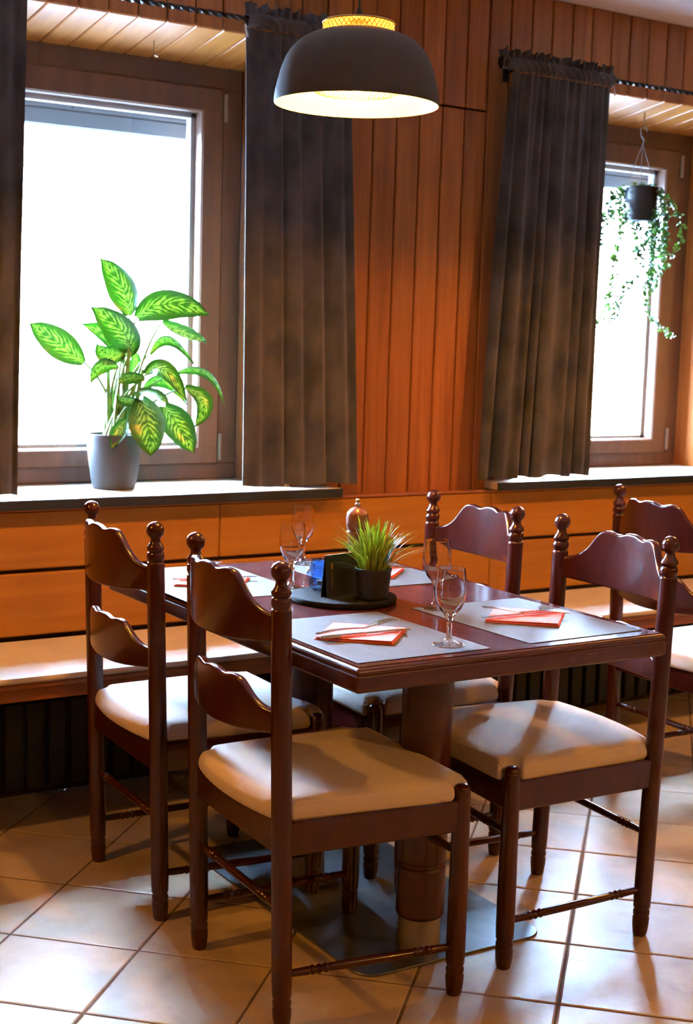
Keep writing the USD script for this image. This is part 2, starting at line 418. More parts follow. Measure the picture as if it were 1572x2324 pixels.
fl = tag(empty('floor'), kind='structure')
obj('grout_bed', cbox(XL - .1, XR + .1, YB - .1, YW + .05, -.12, -.0022, .001), 'grout', fl, smooth=False)
TS, TA, TO = 0.3091, math.radians(-45.5), np.array([1.292, 2.770])
e1, e2 = np.array([math.cos(TA), math.sin(TA)]), np.array([-math.sin(TA), math.cos(TA)])
room = sbox(XL, YB, XR, YW + .02)
seen = Polygon([(.15, 2.3), (1.6, .9), (3.2, 1.3), (5.3, 3.95), (.5, 3.95)])
half = TS / 2 - .0030
rest = []
for i in range(-26, 27):
    for j in range(-26, 27):
        c = TO + (i + .5) * TS * e1 + (j + .5) * TS * e2
        sq = Polygon([c + half * (sx * e1 + sy * e2) for sx, sy in ((-1, -1), (1, -1), (1, 1), (-1, 1))])
        if not room.intersects(sq): continue
        if not room.contains(sq):
            sq = sq.intersection(room)
            if sq.geom_type != 'Polygon' or sq.area < .002: continue
        q = np.array(sq.exterior.coords)[:-1]
        ctr = q.mean(0); n = len(q)
        if Polygon(q).exterior.is_ccw is False: q = q[::-1]
        lo = q; hi = ctr + (q - ctr) * (1 - .0035 / TS * 2)
        dz = rng.uniform(-.0004, .0004)
        v = np.vstack([np.c_[lo, np.full(n, -.0022)], np.c_[lo, np.full(n, -.0012 + dz)], np.c_[hi, np.full(n, dz)]])
        f = []
        for r_ in (0, 1):
            for k in range(n):
                m_ = (k + 1) % n
                f += [(r_ * n + k, r_ * n + m_, (r_ + 1) * n + m_), (r_ * n + k, (r_ + 1) * n + m_, (r_ + 1) * n + k)]
        for k in range(1, n - 1): f.append((2 * n, 2 * n + k, 2 * n + k + 1))
        if seen.intersects(sq): obj('tile', (v, np.array(f)), 'floor_tile', fl, smooth=False)
        else: rest.append((v, np.array(f)))
obj('outer_tiles', cat_meshes(rest), 'floor_tile', fl, smooth=False, kind='stuff')

tag(obj('ceiling', cbox(XL - .2, XR + .2, YB - .2, 4.42, CEIL, CEIL + .12, .001), 'ceiling_white', smooth=False), kind='structure')
tag(obj('wall_left', cbox(XL - .15, XL, YB, YW, 0, CEIL, .001), 'plaster', smooth=False), kind='structure')
tag(obj('wall_right', cbox(XR, XR + .15, YB, YW, 0, CEIL, .001), 'plaster', smooth=False), kind='structure')
tag(obj('wall_front', cbox(XL, XR, YB - .15, YB, 0, CEIL, .001), 'plaster', smooth=False), kind='structure')

def window(n, o0, o1):
    t = tag(empty(f'window_{n}'), kind='structure')
    # splay of the soffit boards: they fall a little towards the glass
    def soff(z, y): return z - (y - YW) * .16
    ks = int(math.floor((o0 - X0) / PITCH)); ke = int(math.ceil((o1 - X0) / PITCH))
    for k in range(ks, ke):
        a, b = max(X0 + k * PITCH, o0), min(X0 + (k + 1) * PITCH, o1)
        if b - a < .01: continue
        v, f = cbox(a + .002, b - .002, YW + .002, YF + .06, SOFFIT, SOFFIT + .014, .003)
        v[:, 2] = soff(v[:, 2], v[:, 1])
        obj('soffit_board', (v, f), 'pine_soffit', t, smooth=False)
    for x, s in ((o0, 1), (o1, -1)):
        a, b = sorted((x, x + s * .016))
        obj('jamb_panel', cbox(a, b, YW + .014, YF + .05, SILL_B + .02, SOFFIT - .01, .002), 'pine_plank', t, smooth=False)
    fz0, fz1 = .888, 2.226
    fx0, fx1 = o0 + .018, o1 - .018
    fr = []
    OW = .082
    fr.append(cbox(fx0, fx1, YF, YF + .075, fz1 - OW, fz1, .004)); fr.append(cbox(fx0, fx1, YF, YF + .075, fz0, fz0 + .055, .004))
    fr.append(cbox(fx0, fx0 + OW, YF, YF + .075, fz0 + .05, fz1 - OW + .005, .004)); fr.append(cbox(fx1 - OW, fx1, YF, YF + .075, fz0 + .05, fz1 - OW + .005, .004))
    obj('frame', cat_meshes(fr), 'window_wood', t, smooth=False)
    sx0, sx1, sz0, sz1 = fx0 + .075, fx1 - .075, .938, 2.152
    SW = .080
    Y1, Y2 = YF - .016, YF + .055
    sash = [cbox(sx0, sx1, Y1, Y2, sz1 - SW, sz1, .006), cbox(sx0, sx1, Y1, Y2, sz0, sz0 + SW - .02, .006),
            cbox(sx0, sx0 + SW, Y1, Y2, sz0 + .05, sz1 - .07, .006), cbox(sx1 - SW, sx1, Y1, Y2, sz0 + .05, sz1 - .07, .006)]
    obj('sash', cat_meshes(sash), 'window_wood', t, smooth=False)
    gx0, gx1, gz0, gz1 = sx0 + SW, sx1 - SW, sz0 + SW - .02, sz1 - SW
    sp = [cbox(gx0 - .01, gx1 + .01, Y2 - .02, Y2 + .012, gz1 - .016, gz1 + .006, .001), cbox(gx0 - .01, gx1 + .01, Y2 - .02, Y2 + .012, gz0 - .006, gz0 + .012, .001),
          cbox(gx0 - .006, gx0 + .016, Y2 - .02, Y2 + .012, gz0, gz1, .001), cbox(gx1 - .016, gx1 + .006, Y2 - .02, Y2 + .012, gz0, gz1, .001)]
    obj('glass_spacer', cat_meshes(sp), 'spacer_white', t, smooth=False)
    obj('pane', cbox(gx0 - .005, gx1 + .005, Y2 - .027, Y2 - .021, gz0 - .005, gz1 + .005, .0005), 'window_pane', t, smooth=False)
    for z0 in (sz0 + .015, sz1 - .105):
        obj('hinge_cover', place(lathe([(0, 0), (.006, 0), (.007, .004), (.007, .082), (.006, .088), (0, .088)], 10), (sx1 + .002, Y1 - .004, z0)), 'hinge_grey', t)
    # outside roller shutter, let down a hand's breadth
    sh = [cbox(o0 + .002, o1 - .002, 4.385, 4.40, 2.005 + .055 * i, 2.061 + .055 * i, .006) for i in range(6)]
    obj('roller_shutter', cat_meshes(sh), 'shutter_grey', t, smooth=False)
    # sill board with a black front edge
    obj('sill', cbox(o0 - .13, o1 + .165, YW - .075, YF + .06, SILL_B + .002, .888, .002), 'sill_wood', t, smooth=False)
    obj('sill_edge', cbox(o0 - .132, o1 + .167, YW - .083, YW - .0752, SILL_B, .887, .001), 'black_edge', t, smooth=False)
    return t
for i, (a, b) in enumerate(WIN): window(i + 1, a, b)

tag(obj('ground_outside', cbox(-40, 45, 4.45, 90, -.8, -.5, .01), 'snow_ground', smooth=False), kind='structure')

# ------------------------------------------------------------------ fitted bench along the wall
bn = thing('wall_bench', 'long fitted orange wooden bench with cream seat pad running under the windows', 'bench')
seams = [XL + .02, -.05, .98, 2.061, 3.134, 4.2, 5.25, XR - .02]
for a, b in zip(seams[:-1], seams[1:]):
    obj('back_panel', cbox(a + .001, b - .001, 3.868, 3.890, .681, .848, .004), 'bench_panel_wood', bn, smooth=False)
    obj('back_panel', cbox(a + .001, b - .001, 3.868, 3.890, .487, .669, .004), 'bench_panel_wood', bn, smooth=False)
obj('back_board', cbox(XL + .02, XR - .02, 3.888, 3.898, .40, .856, .001), 'dark_gap', bn, smooth=False)
obj('top_rail', cbox(XL + .02, XR - .02, 3.862, 3.8975, .8485, .857, .003), 'bench_rail_wood', bn, smooth=False)
pad = []
prof = [(3.868, .455), (3.462, .4535), (3.4575, .458), (3.4570, .464), (3.460, .4695), (3.468, .4720), (3.868, .474)]
def prism_x(prof, x0, x1):
    n = len(prof); v = [(x0, y, z) for y, z in prof] + [(x1, y, z) for y, z in prof]
    f = []
    for k in range(n):
        j = (k + 1) % n; f += [(k, j, n + j), (k, n + j, n + k)]
    for k in range(1, n - 1): f += [(0, k + 1, k), (n, n + k, n + k + 1)]
    return np.array(v, float), np.array(f)
obj('seat_pad', prism_x(prof, XL + .02, XR - .02), 'seat_cloth', bn, smooth=40)
obj('seat_board', cbox(XL + .02, XR - .02, 3.463, 3.888, .436, .4545, .004), 'bench_rail_wood', bn, smooth=False)
obj('front_rail', cbox(XL + .02, XR - .02, 3.475, 3.497, .402, .4365, .002), 'bench_rail_wood', bn, smooth=False)
for x in (-.9, 2.66, 4.75):
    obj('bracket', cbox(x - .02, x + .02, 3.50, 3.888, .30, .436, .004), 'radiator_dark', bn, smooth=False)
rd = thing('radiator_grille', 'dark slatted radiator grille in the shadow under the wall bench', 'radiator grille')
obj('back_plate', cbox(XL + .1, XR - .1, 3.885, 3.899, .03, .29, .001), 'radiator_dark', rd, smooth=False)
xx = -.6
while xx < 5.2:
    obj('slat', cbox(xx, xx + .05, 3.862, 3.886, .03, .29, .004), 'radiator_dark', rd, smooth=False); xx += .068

# ------------------------------------------------------------------ chairs (facing +x, base centre on the floor)
def arc(r, z, a0, a1, n=8):
    return [(r * math.cos(math.radians(a)), z + r * math.sin(math.radians(a))) for a in np.linspace(a0, a1, n)]
FOOT = [(0, 0), (.0135, 0), (.0160, .004), (.0190, .028), (.0195, .043), (.0178, .0465), (.0178, .0490), (.0192, .052), (.0192, .059), (.0175, .0625), (.0175, .065), (.0198, .070), (.0207, .10)]
POST = FOOT + [(.0207, .60), (.0203, .845), (.0198, .8485), (.0172, .8505), (.0170, .8525), (.0190, .8555), (.0204, .861), (.0204, .866), (.0186, .8715), (.0160, .8735), (.0172, .8755),
       (.0197, .8790), (.0199, .883), (.0180, .888), (.0135, .8935), (.0112, .899), (.0112, .9035)] + arc(.0205, .9225, -55, 90, 12)
POST[-1] = (0, .943)
LEG = FOOT + [(.0205, .20), (.0182, .437), (.0182, .441), (.0174, .4425), (.0182, .445), (.0178, .449), (.0155, .4535), (.0105, .457), (0, .4585)]
def lean(v):
    v = v.copy(); v[:, 0] += -.1975 - .027 * v[:, 2] / .945; return v
def pchip(xs_, ys_, t):
    from scipy.interpolate import PchipInterpolator
    return PchipInterpolator(xs_, ys_)(t)
TOPV = [0, .08, .15, .19, .23, .28, .34, .40, .45, .50, .54, .59, .64, .70, .78, .88, 1.0]
TOPZ = [.9165, .9155, .9120, .9095, .9085, .9095, .9125, .9140, .9130, .9100, .9030, .8905, .8760, .8620, .8490, .8405, .8370]
def rail(zt_fn, zb_fn, bow, half=.2015, th=.019, n=64):
    vs = np.linspace(-1, 1, n + 1)
    v, rows = [], []
    for q in vs:
        zt, zb = float(zt_fn(abs(q))), float(zb_fn(q))
        slope = 2 * bow * q / half                       # du/dy
        nx, ny = 1 / math.hypot(1, slope), -slope / math.hypot(1, slope)
        u = -bow * (1 - q * q); y = q * half
        c = .0045
        sec = [(-th / 2, zb + c), (-th / 2 + c * .4, zb + c * .3), (-th / 2 + c, zb), (th / 2 - c, zb), (th / 2 - c * .4, zb + c * .3), (th / 2, zb + c),
               (th / 2, (zb + zt) / 2), (th / 2, zt - 1.3 * c), (th / 2 - c * .4, zt - c * .4), (th / 2 - c * 1.2, zt), (-th / 2 + c * 1.2, zt), (-th / 2 + c * .4, zt - c * .4), (-th / 2, zt - 1.3 * c), (-th / 2, (zb + zt) / 2)]
        rows.append(len(v))
        v += [(u + o * nx, y + o * ny, z) for o, z in sec]
    m = 14; f = []
    for a, b in zip(rows[:-1], rows[1:]):
        for k in range(m):
            j = (k + 1) % m; f += [(a + k, a + j, b + j), (a + k, b + j, b + k)]
    for k in range(1, m - 1): f += [(0, k, k + 1), (rows[-1], rows[-1] + k + 1, rows[-1] + k)]
    v = np.array(v); return lean(v), np.array(f)[:, ::-1]
def spindle(a, b, r=.0088):
    a, b = np.array(a), np.array(b); L = np.linalg.norm(b - a); d = (b - a) / L
    pr = [(r * .8, 0)]
    for c in (.2, .8):
        s = c * L
        pr += [(r, s - .024), (r * .8, s - .021), (r * 1.1, s - .017), (r * 1.15, s - .013), (r * .8, s - .009), (r * .95, s - .004), (r * 1.2, s), (r * .95, s + .004), (r * .8, s + .009), (r * 1.15, s + .013), (r * 1.1, s + .017), (r * .8, s + .021), (r, s + .024)]
        if c == .2: pr.append((r * 1.08, L / 2))
    pr.append((r * .8, L))
    v, f = lathe(pr, 10)
    h = np.array([0, 0, 1.]) if abs(d[2]) < .9 else np.array([1., 0, 0])
    e = np.cross(h, d); e /= np.linalg.norm(e); g = np.cross(d, e)
    return a + np.outer(v[:, 0], e) + np.outer(v[:, 1], g) + np.outer(v[:, 2], d), f
def cushion():
    pts = [(-.205, -.207)] + [(.205, -.236)] + [(.222, -.22)] + [(.226, 0), (.222, .22)] + [(.205, .236), (-.205, .207)]
    for q in np.linspace(.9, -.9, 15): pts.append((-.212 - .026 * (1 - q * q), q * .2))
    p = Polygon(pts).buffer(.0)
    for (x, y, r) in ((-.212, -.2075, .026), (-.212, .2075, .026), (.1975, -.2275, .0235), (.1975, .2275, .0235)):
        p = p.difference(Point(x, y).buffer(r, 10))
    p = p.buffer(-.006, 4).buffer(.006, 4)
    p = max(getattr(p, 'geoms', [p]), key=lambda g: g.area)
    from manifold3d import CrossSection, Manifold
    m = Manifold.extrude(CrossSection([ccw(p)]), .030, 3).refine_to_length(.011).to_mesh()
    v = np.array(m.vert_properties[:, :3], float); f = np.array(m.tri_verts)
    ring = p.exterior; core = p
    out = v.copy()
    for i, (x, y, z) in enumerate(v):
        d = ring.distance(Point(x, y))
        if d > 1e-4 and z > .0295:                       # upholstered top: rounds over and crowns
            t = min(d / .034, 1.0); out[i, 2] = z + .017 * math.sqrt(max(0., 1 - (1 - t) ** 2)) + .004 * min(d / .2, 1)
        elif d <= 1e-4:
            k = z / .03; nearest = np.array([x, y]); c = nearest / (np.linalg.norm(nearest) + 1e-9)
            out[i, :2] += c * (.004 * math.sin(math.pi * min(1, k * .95 + .05)) - .003 * (k < .02))
    out[:, 2] += .0015 * (meshkit.noise(out * np.array([9, 9, 0.]) + 3.3, 5) - .5) * (v[:, 2] > .0295)
    out[:, 2] += .4245
    return out, f
def make_chair():
    t = thing('dining_chair', 'x', 'chair')
    for s in (-1, 1):
        v, f = lathe(POST, 22); v = lean(v); v[:, 1] += s * .2075; obj('rear_post', (v, f), 'mahogany', t, smooth=45)
    for s in (-1, 1):
        v, f = lathe(LEG, 20); v[:, 0] += .1975; v[:, 1] += s * .2275; obj('front_leg', (v, f), 'mahogany', t, smooth=45)
    obj('seat_cushion', cushion(), 'seat_cloth', t, smooth=60)
    for s in (-1, 1):                                     # side rails run a little outwards to the front
        v, f = cbox(-.196, .186, -.011, .011, .358, .4255, .003)
        v[:, 1] += s * (.2175 + .02 * v[:, 0] / .4); obj('seat_rail', (v, f), 'mahogany', t, smooth=False)
    obj('seat_rail', cbox(.187, .208, -.212, .212, .358, .4255, .003), 'mahogany', t, smooth=False)
    obj('seat_rail', cbox(-.219, -.198, -.192, .192, .358, .4255, .003), 'mahogany', t, smooth=False)
    obj('crest_rail', rail(lambda q: pchip(TOPV, TOPZ, q), lambda q: .773 + .012 * q * q, .062), 'mahogany', t, smooth=50)
    obj('back_rail', rail(lambda q: .647 + .68 * (pchip(TOPV, TOPZ, q) - .837), lambda q: .590 + .014 * q * q, .048), 'mahogany', t, smooth=50)
    for s in (-1, 1):
        obj('stretcher', spindle((-.197, s * .207, .112), (.194, s * .226, .106)), 'mahogany', t, smooth=50)
    obj('stretcher', spindle((-.203, -.205, .245), (-.203, .205, .245)), 'mahogany', t, smooth=50)
    obj('stretcher', spindle((.1975, -.222, .308), (.1975, .222, .308)), 'mahogany', t, smooth=50)
    return t
chair_spots = [
    ((1.598, 2.494, 0), -4.0, 'dark mahogany dining chair nearest the camera, seen from behind at the near left table corner'),
    ((1.616, 3.098, 0), -3.0, 'dark mahogany dining chair seen from behind, between the wall bench and the nearest chair'),
    ((2.170, 2.508, 0), 174.5, 'dark mahogany dining chair at the near right table corner, chair legs on bare bright tiles'),
    ((2.196, 3.083, 0), 175.5, 'dark mahogany dining chair at the far right table corner, against the orange bench'),
    ((3.327, 3.000, 0), -2.5, 'dark mahogany dining chair of the next table, cut off by the right picture edge')]
chair = make_chair()
for i, (loc, rz, label) in enumerate(chair_spots):
    if i == 0:
        tag(chair, label); x = UsdGeom.Xformable(chair)
        ops = x.GetOrderedXformOps(); ops[0].Set(Gf.Vec3d(*loc)); ops[1].Set(rz)
    else:
        copy_of(chair, label, loc, rz)

# ------------------------------------------------------------------ table
TX0, TY0, TW, TL, TR = 1.458, 2.178, .800, 1.203, -.98
TH = .75
ca, sa = math.cos(math.radians(TR)), math.sin(math.radians(TR))
def tpt(a, b): return (TX0 + a * ca - b * sa, TY0 + a * sa + b * ca)
tc = tpt(TW / 2, TL / 2)
tb = thing('dining_table', 'dark mahogany rectangular table with moulded edge on two round columns', 'table', (*tc, 0), TR)
obj('tabletop', slab_rings(TW, TL, [(.010, TH - .0115), (.010, TH - .004), (.0105, TH)], .004, 3), 'table_top_wood', tb, smooth=25)
obj('edge_moulding', slab_rings(TW, TL, [(.006, TH - .0505), (.002, TH - .0475), (.0, TH - .044), (.0, TH - .0190), (.002, TH - .0170), (.0035, TH - .0155), (.0015, TH - .013), (.001, TH - .0095), (.0025, TH - .0055), (.006, TH - .0025), (.0095, TH - .0018)], .006, 4), 'table_edge_wood', tb, smooth=50)
for yy in (-.300, .205):
    px = -.018
    COL = [(0, .084), (.050, .084), (.0535, .088), (.055, .094), (.055, .196), (.0535, .200), (.0505, .2025), (.0505, .2045), (.0545, .2065), (.0545, .2100), (.0525, .2120), (.0525, .2140), (.0550, .2160), (.0555, .222), (.0565, .40), (.0565, .6985), (0, .6985)]
    obj('column', place(lathe(COL, 40), (px, yy, 0)), 'table_edge_wood', tb, smooth=40)
    obj('column_tube', place(lathe([(0, .006), (.047, .006), (.0475, .008), (.0475, .083), (0, .083)], 36), (px, yy, 0)), 'column_metal', tb, smooth=40)
    obj('top_plate', cbox(px - .14, px + .14, yy - .14, yy + .14, .6987, .6994, .0002), 'rod_black', tb, smooth=False)
v, f = slab_rings(.505, .86, [(.001, .0005), (0, .0015), (0, .0045), (.0012, .0058)], .05, 8)
obj('foot_plate', place((v, f), (.036, .05, 0)), 'steel_plate', tb, smooth=35)

# ------------------------------------------------------------------ things on the table
def mesh_warp(poly, h, L, fn):
    from manifold3d import CrossSection, Manifold
    m = Manifold.extrude(CrossSection([ccw(poly)]), h).refine_to_length(L).to_mesh()
    v = np.array(m.vert_properties[:, :3], float); return fn(v), np.array(m.tri_verts)

MATS = [((1.645, 2.420), -.8, 'grey woven place mat at the front left seat, fork standing on a coral napkin'),
        ((2.066, 2.420), .2, 'grey woven place mat at the front right seat, under the whole coral napkin'),
        ((1.634, 3.112), -2.0, 'grey woven place mat at the far left seat, half hidden by chair backs'),
        ((2.082, 3.100), -2.0, 'grey woven place mat at the far right seat, behind the black plant pot')]
m0 = None
for (x, y), rz, lab in MATS:
    if m0 is None:
        m0 = thing('placemat', lab, 'place mat', (x, y, TH + .0003), rz, 'place mats on the table')
        obj('woven_sheet', cbox(-.160, .160, -.2105, .2105, 0, .0014, .0004), 'mat_weave', m0, smooth=False)
    else: copy_of(m0, lab, (x, y, TH + .0003), rz)

def napkin_leaf(s, z, seed, lift):
    n = 18; g = np.linspace(-s / 2, s / 2, n); X, Y = np.meshgrid(g, g, indexing='ij')
    P = np.stack([X.ravel(), Y.ravel(), np.zeros(n * n)], 1)
    wob = meshkit.noise(P * 22 + seed * 7.7 + 1, seed)
    e = np.clip((P[:, 0] - P[:, 1]) / s, 0, 1)
    P[:, 2] = z + .0022 * wob * lift + .0035 * lift * e ** 2
    Q = P.copy(); Q[:, 2] -= .0012
    f = []
    for i in range(n - 1):
        for j in range(n - 1):
            a, b, c, d = i * n + j, (i + 1) * n + j, (i + 1) * n + j + 1, i * n + j + 1
            f += [(a, b, c), (a, c, d), (n * n + a, n * n + c, n * n + b), (n * n + a, n * n + d, n * n + c)]
    ring = [i * n for i in range(n)] + [(n - 1) * n + j for j in range(1, n)] + [i * n + n - 1 for i in range(n - 2, -1, -1)] + [j for j in range(n - 2, 0, -1)]
    for a, b in zip(ring, ring[1:] + ring[:1]): f += [(a, n * n + a, n * n + b), (a, n * n + b, b)]
    return np.vstack([P, Q]), np.array(f)
MZ = TH + .0018
NAP = [((1.632, 2.427), -45.5, 'folded coral paper napkin nearest the camera, on the front left place mat'),
       ((2.074, 2.422), -46.0, 'folded coral paper napkin on the front right place mat'),
       ((1.640, 3.112), -38.0, 'folded coral paper napkin on the far left place mat, partly behind chair backs'),
       ((2.092, 3.088), -46.0, 'folded coral paper napkin on the far right place mat, mostly behind the plant pot')]
n0 = None
for (x, y), rz, lab in NAP:
    if n0 is None:
        n0 = thing('napkin', lab, 'napkin', (x, y, MZ), rz, 'coral napkins on the place mats')
        for i in range(3):
            obj('fold', napkin_leaf(.164 - .003 * i, .0014 + .0017 * i, i, .25 + .3 * i), 'napkin_coral', n0, smooth=50)
    else: copy_of(n0, lab, (x, y, MZ), rz)

def along(poly_pts): return Polygon(poly_pts)
def make_fork(lab, loc, rz):
    t = thing('fork', lab, 'fork', loc, rz, 'forks laid on the napkins')
    def rise(v):
        x = v[:, 0]
        z = .0035 * np.sin(np.clip(x / .125, 0, 1) * np.pi) + np.where(x > .12, .013 * np.sin(np.clip((x - .12) / .085, 0, 1) * np.pi * .5), 0) 
        v = v.copy(); v[:, 2] += z; return v
    up_, dn = [], []
    for x, hw in ((0, .004), (.004, .0063), (.02, .0066), (.05, .005), (.09, .0034), (.12, .003), (.135, .0038)): up_.append((x, hw)); dn.append((x, -hw))
    obj('handle', mesh_warp(Polygon(up_ + dn[::-1]), .0019, .006, rise), 'cutlery_steel', t, smooth=45)
    hp = Polygon([(.134, .0036), (.142, .0075), (.15, .0108), (.160, .0118), (.160, -.0118), (.15, -.0108), (.142, -.0075), (.134, -.0036)])
    obj('head', mesh_warp(hp, .0016, .005, rise), 'cutlery_steel', t, smooth=45)
    for k in range(4):
        y = -.0093 + .0062 * k
        obj('tine', mesh_warp(Polygon([(.159, y - .0021), (.159, y + .0021), (.200, y + .0013), (.2045, y), (.200, y - .0013)]), .0015, .008, rise), 'cutlery_steel', t, smooth=45)
    return t
def make_knife(lab, loc, rz):
    t = thing('knife', lab, 'knife', loc, rz, 'knives laid on the napkins')
    up_, dn = [], []
    for x, hw in ((0, .005), (.003, .0072), (.03, .0072), (.07, .0058), (.098, .0048), (.104, .0055)): up_.append((x, hw)); dn.append((x, -hw))
    obj('handle', mesh_warp(Polygon(up_ + dn[::-1]), .0038, .006, lambda v: v), 'cutlery_steel', t, smooth=45)
    bp = Polygon([(.103, .0045), (.12, .0075), (.17, .0090), (.20, .0078), (.213, .0035), (.2165, -.002), (.213, -.0048), (.12, -.0052), (.103, -.0045)])
    v, f = extrude(bp, .0013); v[:, 2] += .0012
    obj('blade', (v, f), 'cutlery_steel', t, smooth=30)
    return t
def heading(a, b): return math.degrees(math.atan2(b[1] - a[1], b[0] - a[0]))
NZ = MZ + .0080
FORKS = [((1.522, 2.428), (1.731, 2.438)), ((2.172, 2.384), (1.990, 2.466)), ((1.560, 3.165), (1.715, 3.25)), ((2.196, 3.050), (2.015, 3.135))]
KNIVES = [((1.517, 2.400), (1.733, 2.394)), ((2.170, 2.423), (1.955, 2.430)), ((1.548, 3.150), (1.755, 3.098)), ((2.192, 3.092), (1.978, 3.100))]
FL = ['fork with raised tines on the nearest napkin, front left seat', 'fork with tines to the left on the front right napkin', 'fork on the far left napkin, its bright end above the chair crest', 'fork on the far right napkin beside the plant pot']
KL = ['knife lying across the nearest napkin, front left seat', 'knife across the front right napkin, tip past its left corner', 'knife on the far left napkin, tip past its right corner', 'knife on the far right napkin, mostly behind the plant pot']
fk = kn = None
for i in range(4):
    a, b = FORKS[i]; z = NZ + .0028
    if fk is None: fk = make_fork(FL[i], (*a, z), heading(a, b))
    else: copy_of(fk, FL[i], (*a, z), heading(a, b))
    a, b = KNIVES[i]
    if kn is None: kn = make_knife(KL[i], (*a, NZ), heading(a, b))
    else: copy_of(kn, KL[i], (*a, NZ), heading(a, b))

GLASS = [((1.740, 2.268), 'empty wine glass nearest the camera, on the corner of the front left place mat', MZ),
         ((1.955, 2.604), 'empty wine glass at the front right seat, just behind the nearest glass', MZ),
         ((1.786, 2.972), 'empty wine glass at the far left seat, left of the black tray', MZ),
         ((2.004, 3.279), 'empty wine glass at the far right seat, behind the other left glass', MZ)]
g0 = None
for (x, y), lab, z in GLASS:
    if g0 is None:
        g0 = thing('wine_glass', lab, 'wine glass', (x, y, z), 0, 'wine glasses on the table')
        obj('foot', lathe([(0, .0003), (.0335, .0003), (.0342, .0014), (.0335, .0026), (.024, .0047), (.0125, .0087), (.0075, .0140)], 40), 'thin_glass', g0, smooth=60)
        obj('stem', lathe([(.0075, .0140), (.0060, .020), (.0058, .046), (.0070, .053), (.0098, .0595), (.0150, .0665), (.0130, .0705), (.006, .0690), (0, .0688)], 28), 'clear_glass', g0, smooth=60)
        obj('bowl', lathe([(.0150, .0665), (.0235, .077), (.0295, .091), (.0325, .107), (.0328, .119), (.0312, .138), (.0285, .1575), (.0279, .1600), (.0270, .1597), (.0274, .1570), (.0299, .138), (.0313, .119), (.0310, .107), (.0281, .0925), (.0222, .0805), (.0130, .0705)], 48), 'clear_glass', g0, smooth=60)
    else: copy_of(g0, lab, (x, y, z))

tz = TH
tr = obj('serving_tray', place(lathe([(0, .0004), (.121, .0004), (.1255, .003), (.1262, .006), (.1262, .0115), (.1245, .0142), (.1215, .0150), (0, .0150)], 64), (1.816, 2.782, tz)), 'tray_black', smooth=35)
tag(tr, 'round flat black tray in the middle of the table', 'tray')
tz2 = TH + .0152
# faceted blue glass candle holder
def faceted(levels, n=8):
    v, f = [], []
    for i, (r, z) in enumerate(levels):
        off = .5 * (i % 2)
        v += [(r * math.cos(2 * math.pi * (k + off) / n), r * math.sin(2 * math.pi * (k + off) / n), z) for k in range(n)]
    for i in range(len(levels) - 1):
        for k in range(n):
            j = (k + 1) % n; a, b = i * n, (i + 1) * n
            if i % 2 == 0: f += [(a + k, a + j, b + k), (a + j, b + j, b + k)]
            else: f += [(a + k, a + j, b + j), (a + k, b + j, b + k)]
    return v, f
ov, of = faceted([(.0205, 0), (.0285, .010), (.0335, .024), (.0350, .038), (.0315, .054), (.0245, .068), (.0240, .0735)])
iv, if_ = faceted([(.0135, .012), (.0200, .020), (.0235, .030), (.0240, .040), (.0225, .052), (.0205, .066), (.0215, .0735)])
no = len(ov); vv = ov + iv; ff = list(of) + [(a + no, c + no, b + no) for a, b, c in if_]
nn = 8
for k in range(1, nn - 1): ff += [(0, k + 1, k), (no, no + k, no + k + 1)]
for k in range(nn):
    j = (k + 1) % nn; a, b = no - nn, no + len(iv) - nn; ff += [(a + k, a + j, b + j), (a + k, b + j, b + k)]
cd = thing('candle_holder', 'faceted blue glass tealight holder on the left of the black tray', 'candle holder', (1.797, 2.856, tz2))
obj('faceted_bowl', (np.array(vv, float), np.array(ff)), 'blue_glass', cd, smooth=False)
obj('tealight', place(lathe([(0, 0), (.011, 0), (.0115, .001), (.0115, .010), (.0105, .0105), (.0105, .009), (0, .009)], 18), (0, 0, .0125)), 'hook_plastic', cd)

# menu tent card
mc = thing('menu_card', 'black tent-fold menu card with gold print, behind the plant pot', 'menu card', (1.751, 2.752, tz2), 12.4)
MLn, MHt = .212, .0985
def leaf_panel(y0, y1, th=.0012):
    v = []
    for x in (0, MLn):
        v += [(x, y0, 0), (x, y0 + th, 0), (x, y1 + th, MHt), (x, y1, MHt)]
    f = [(0, 1, 2), (0, 2, 3), (4, 6, 5), (4, 7, 6)]
    for k in range(4):
        j = (k + 1) % 4; f += [(k, 4 + k, 4 + j), (k, 4 + j, j)]
    return np.array(v, float), np.array(f)
obj('front_leaf', leaf_panel(0, .009), 'menu_black', mc, smooth=False)
obj('back_leaf', leaf_panel(.020, .0105), 'menu_black', mc, smooth=False)
obj('paper_edge', cat_meshes([cbox(-.0004, MLn, .0086, .0122, MHt - .0004, MHt + .0006, .0002), place(leaf_panel(0, .009, .0008), (-.0004, 0, 0)) if False else cbox(-.0006, 0, .0002, .0016, .0, .001, .0001)]), 'menu_edge', mc, smooth=False)
tilt = math.atan2(.009, MHt)
def on_menu(v):                                            # flat (x, height, out) to the leaning front leaf
    v = np.asarray(v); h = v[:, 1]
    return np.stack([v[:, 0], h * .009 / MHt - .0003 - v[:, 2], h], 1)
emb = []
for (cx_, cy_, w_, h_, a) in ((.018, .073, .007, .0022, 35), (.0205, .0755, .002, .007, 0), (.0165, .0765, .0065, .002, -30), (.0195, .070, .0075, .002, 15), (.0165, .0665, .002, .005, 25), (.021, .0665, .0018, .005, -20), (.0185, .0795, .0035, .0028, 0)):
    q = affinity.translate(affinity.rotate(sbox(-w_ / 2, -h_ / 2, w_ / 2, h_ / 2), a), cx_, cy_); emb.append(extrude(q, .0002))
v, f = cat_meshes(emb); obj('gold_emblem', (on_menu(v), f), 'gold_print', mc, smooth=False)
bars = []
yy = .0600
r2 = random.Random(4)
